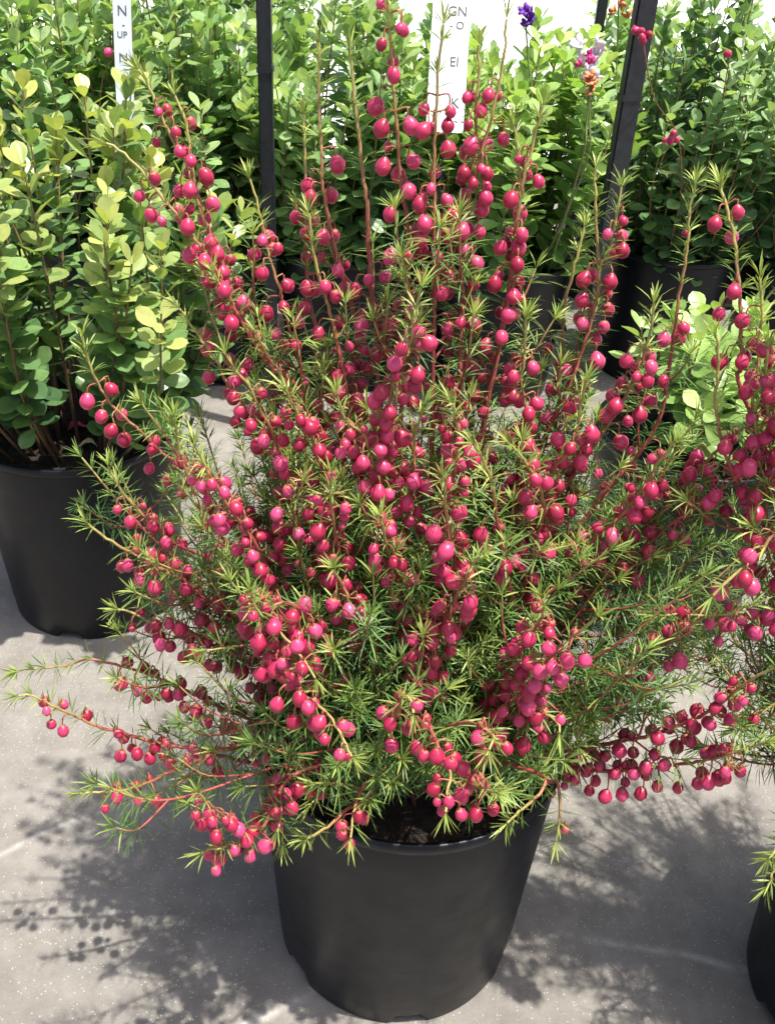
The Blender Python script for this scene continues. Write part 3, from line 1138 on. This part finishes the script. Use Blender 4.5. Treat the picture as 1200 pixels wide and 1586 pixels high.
def post(px, py, Y, w, d, h, label, rotz=0, cap=True):
    v = at(px, py, Y)
    root = empty('support_post', (v.x, Y, 0))
    tag(root, label, 'post', 'black support posts')
    root.rotation_euler.z = rotz
    box('shaft', (0, 0, h / 2), (w, d, h), M_post, root, .003)
    # collar and screw where the post is spliced
    box('collar', (0, 0, .70), (w + .003, d + .003, .010), M_post, root, .001)
    box('foot_plate', (0, 0, .004), (w * 2.6, d * 3, .008), M_post, root, .002)
    return root


post(411, 100, 1.78, .024, .024, 1.45, 'upright thin black post standing among the leafy shrubs')
post(968, 190, 1.70, .034, .020, 1.45, 'thick black post that leans in front of the dense dark green shrub', .25)
post(929, 25, 2.45, .022, .022, 1.40, 'far thin black post above the lime-green shrub')


def lettering(txt, parent, loc, size, material=M_ink, rot=0.0):
    cu = bpy.data.curves.new('lettering', 'FONT')
    cu.body = txt
    cu.size = size
    cu.align_x = 'CENTER'
    cu.extrude = .0002
    cu.materials.append(material)
    tmp = bpy.data.objects.new('tmp_text', cu)
    COL.objects.link(tmp)
    dg = bpy.context.evaluated_depsgraph_get()
    me = bpy.data.meshes.new_from_object(tmp.evaluated_get(dg))
    bpy.data.objects.remove(tmp)
    bpy.data.curves.remove(cu)
    me.materials.clear()
    me.materials.append(material)
    o = link('lettering', me, parent, loc)
    o.rotation_euler = (R(90), rot, 0)
    return o


def tag_plate(w, h, r, th, material, name='plate', parent=None):
    pts = []
    for cx, cz, a0 in ((w / 2 - r, r, -90), (w / 2 - r, h - r, 0), (-w / 2 + r, h - r, 90), (-w / 2 + r, r, 180)):
        for k in range(6):
            a = R(a0 + 18 * k)
            pts.append((cx + r * math.cos(a), cz + r * math.sin(a)))
    n = len(pts)
    v = [(x, -th / 2, z) for x, z in pts] + [(x, th / 2, z) for x, z in pts]
    f = [tuple(range(n)), tuple(range(2 * n - 1, n - 1, -1))]
    for i in range(n):
        j = (i + 1) % n
        f.append((i, n + i, n + j, j))
    me = mesh_np(name, v, f, material, False)
    return link(name, me, parent)


def plant_tag(bottom, top_py, Y, wpx, tilt, plate_mat, stake_mat, label, letters, corner):
    """a plastic tag on a stake leaning back by `tilt`; letters = (text, px, py, height in px)"""
    T = R(tilt)
    p0 = at(*bottom, Y)
    root = empty('plant_tag', (p0.x, Y, 0))
    tag(root, label, 'tag', 'plant tags')
    nrm = Matrix.Rotation(-T, 3, 'X') @ Vector((0, -1, 0))
    eye = Vector((0, 0, CAMH))

    def on_plate(px, py):
        d = _cm @ Vector(((px - PW / 2) / F, -(py - PH / 2) / F, -1.0))
        return eye + d * ((p0 - eye).dot(nrm) / d.dot(nrm)) - Vector(root.location)
    mpp = (on_plate(bottom[0] + 30, bottom[1]) - on_plate(bottom[0] - 30, bottom[1])).length / 60
    hgt = (on_plate(bottom[0] + 15, top_py).z - p0.z) / math.cos(T)
    pl = tag_plate(wpx * mpp, hgt, corner, .0014, plate_mat, 'plate', root)
    pl.location = (0, 0, p0.z)
    pl.rotation_euler.x = -T
    box('stake', (0, .0062, (p0.z + .012) / 2), (.004, .004, p0.z + .012), stake_mat, root, .001)
    box('foot_plate', (0, .0062, .004), (.07, .07, .008), stake_mat, root, .002)
    for (t_, px, py, sz) in letters:
        v = on_plate(px, py + sz * .5) + nrm * .0011
        lettering(t_, root, v, sz * mpp * 1.42).rotation_euler = (R(90) - T, 0, 0)


plant_tag((688, 205), -14, 1.66, 58, 24, M_tag, M_post, 'large white plant tag with hand-written letters, behind the tall berry stems',
          [('GN', 708, 18, 14), ("- O  '", 713, 40, 11), ('EI', 703, 96, 14), ('K', 704, 160, 15), ('/', 699, 182, 14), ('~ ~', 711, 188, 9)], .006)
plant_tag((196, 205), -12, 1.80, 27, 14, M_tagblue, M_post, 'narrow pale blue plant label with a column of letters, stuck in the leafy shrubs',
          [('N', 190, 17, 14), ('-', 192, 38, 10), ('UP', 190, 54, 9), ('N', 192, 90, 13), (':', 193, 108, 8), ('B<', 194, 133, 8), ('E', 195, 160, 7)], .003)


# ------------------------------------------------------------------ flowers among the far plants
def soil_of(sh, dx=0.0, dy=-.06):
    return Vector((sh.location.x + dx, sh.location.y + dy, SOIL_Z - .003))


def blob_flower(name, parts, label, cat, stem=None, group='flowers among the shrubs'):
    """parts: list of (material, part name, centre list, radius); petals as small cupped ellipsoids"""
    import bmesh
    c0 = stem[0] if stem else parts[0][2][0]
    root = empty(name, tuple(c0))
    tag(root, label, cat, group)
    base = np.array(c0)
    if stem:
        p, s = spline([np.array(q) - base for q in stem], .01)
        mb = MB()
        mb.tube(p, np.linspace(.0025, .0016, len(p)), np.array((.16, .22, .07)), 6)
        link('stem', mb.mesh('stem', M_stem), root)
    for (m, pn, ctrs, r) in parts:
        for c in ctrs:
            bm = bmesh.new()
            for k in range(5):
                a = k * 1.2566 + random.random() * .5
                mt = (Matrix.Translation((math.cos(a) * r * .55, math.sin(a) * r * .55, r * random.uniform(-.1, .2)))
                      @ Matrix.Rotation(a, 4, 'Z') @ Matrix.Rotation(R(-35 + random.gauss(0, 12)), 4, 'Y') @ Matrix.Diagonal((r * .75, r * .5, r * .16, 1)))
                bmesh.ops.create_icosphere(bm, subdivisions=1, radius=1, matrix=mt)
            me = bpy.data.meshes.new(pn)
            bm.to_mesh(me)
            bm.free()
            me.materials.append(m)
            for f_ in me.polygons:
                f_.use_smooth = True
            link(pn, me, root, tuple(np.array(c) - base)).rotation_euler = (R(random.uniform(20, 70)), random.gauss(0, .4), random.random() * 6)
    return root


def pts(lst, Y, j=.02):
    return [np.array(at(x, y, Y)) + rng.normal(0, j * .3, 3) for x, y in lst]


blob_flower('flower_spike', [(M_purple, 'bloom', pts([(814, 38), (816, 30), (813, 24), (817, 18), (815, 12)], 1.95, .01), .012)],
            'purple flower spike rising against the white ground behind the lime-green shrub', 'flower', [soil_of(SH_E, .02), at(822, 180, 1.95), at(817, 90, 1.95), at(814, 35, 1.95)])
blob_flower('blossom_head', [(M_whitep, 'bloom', pts([(905, 70), (918, 82), (926, 98), (912, 100), (900, 90), (922, 62), (908, 115), (926, 115)], 1.9, .02), .016),
                             (M_magenta, 'bud', pts([(908, 84), (896, 100), (912, 93)], 1.87, .01), .009)],
            'white blossom head with magenta buds beside the far thin post', 'flower', [soil_of(SH_E, .07), at(905, 260, 1.9), at(912, 180, 1.9), at(914, 95, 1.9)])
blob_flower('orange_flower', [(M_orange, 'petal', pts([(915, 112), (911, 124), (920, 130), (915, 136)], 1.84, .01), .011)],
            'single orange trumpet flower on a pale stalk above the lime-green shrub', 'flower', [soil_of(SH_E, .09), at(900, 250, 1.84), at(908, 190, 1.84), at(914, 130, 1.84)])
blob_flower('magenta_flower', [(M_magenta, 'petal', pts([(565, 6), (570, 2)], 2.3, .01), .013)],
            'small magenta flower topping the large-leaved shrub', 'flower', [soil_of(SH_D, .02, .05), at(562, 120, 2.3), at(564, 60, 2.3), at(566, 8, 2.3)])
blob_flower('orange_flower', [(M_orange, 'petal', pts([(940, 6), (950, 14), (975, 12), (962, 4)], 2.5, .02), .014)],
            'loose spray of orange flowers between the two posts on the far side', 'flower', [soil_of(REAR[0], -.04, -.05), at(950, 200, 2.5), at(955, 90, 2.5), at(957, 10, 2.5)])


def fruit_bunch(px, py, Y, n, r, label, base_px, sh):
    root = empty('fruit_cluster', tuple(soil_of(sh)))
    tag(root, label, 'berries', 'red fruit clusters on far shrubs')
    b0 = np.array(root.location)
    c0 = np.array(at(px, py, Y)) - b0
    via = np.array(at(*base_px, Y + .05)) - b0
    p, s = spline([(0, 0, 0), via * .55 + np.array((.02, .03, .06)), via, c0], .008)
    mb = MB()
    mb.tube(p, np.linspace(.0016, .001, len(p)), np.array((.25, .12, .06)), 5)
    link('stem', mb.mesh('stem', M_stem), root)
    for k in range(n):
        o = link('berry', BERRIES[k % 5][0], root, tuple(c0 + rng.normal(0, r * .95, 3)))
        o.scale = (r,) * 3
        o.rotation_euler = (random.random(), random.random(), random.random() * 6)


fruit_bunch(993, 50, 1.66, 6, .0062, 'bunch of red berries in front of the leaning post', (1012, 150), SH_F)
fruit_bunch(1041, 214, 1.86, 6, .0055, 'small red buds on the dense dark green shrub', (1022, 262), SH_F)
fruit_bunch(1131, 78, 1.95, 3, .006, 'pair of red buds high on the dense shrub', (1122, 130), SH_F)
fruit_bunch(177, 88, 1.85, 1, .008, 'lone red berry beside the pale blue label', (160, 120), SH_B)

# ------------------------------------------------------------------ litter in the yellow-green shrub's pot
for (px, py, m, nm, lab) in ((105, 668, M_magenta, 'fallen_flower', 'withered pink flower lying on the dark potting soil'), (152, 692, M_dry, 'fallen_leaf', 'pale curled dead leaf lying near the black pot rim')):
    v, f, _ = LEAVES[1][1], LEAVES[1][2], 0
    me = bpy.data.meshes.new(nm)
    vv = v.copy()
    vv[:, 2] += .35 * (vv[:, 0] ** 2) * 4 + .2 * np.sin(vv[:, 1] * 5)
    me.from_pydata([tuple(q) for q in vv], [], f)
    me.materials.append(m)
    for pol in me.polygons:
        pol.use_smooth = True
    d = _cm @ Vector(((px - PW / 2) / F, -(py - PH / 2) / F, -1.0))
    q = Vector((0, 0, CAMH)) + d * ((SOIL_Z + .006 - CAMH) / d.z)
    o = link(nm, me, None, q)
    o.scale = (.03,) * 3
    o.rotation_euler = (R(8), R(6), R(px * 3))
    tag(o, lab, 'litter')
print('objects', len(bpy.data.objects))
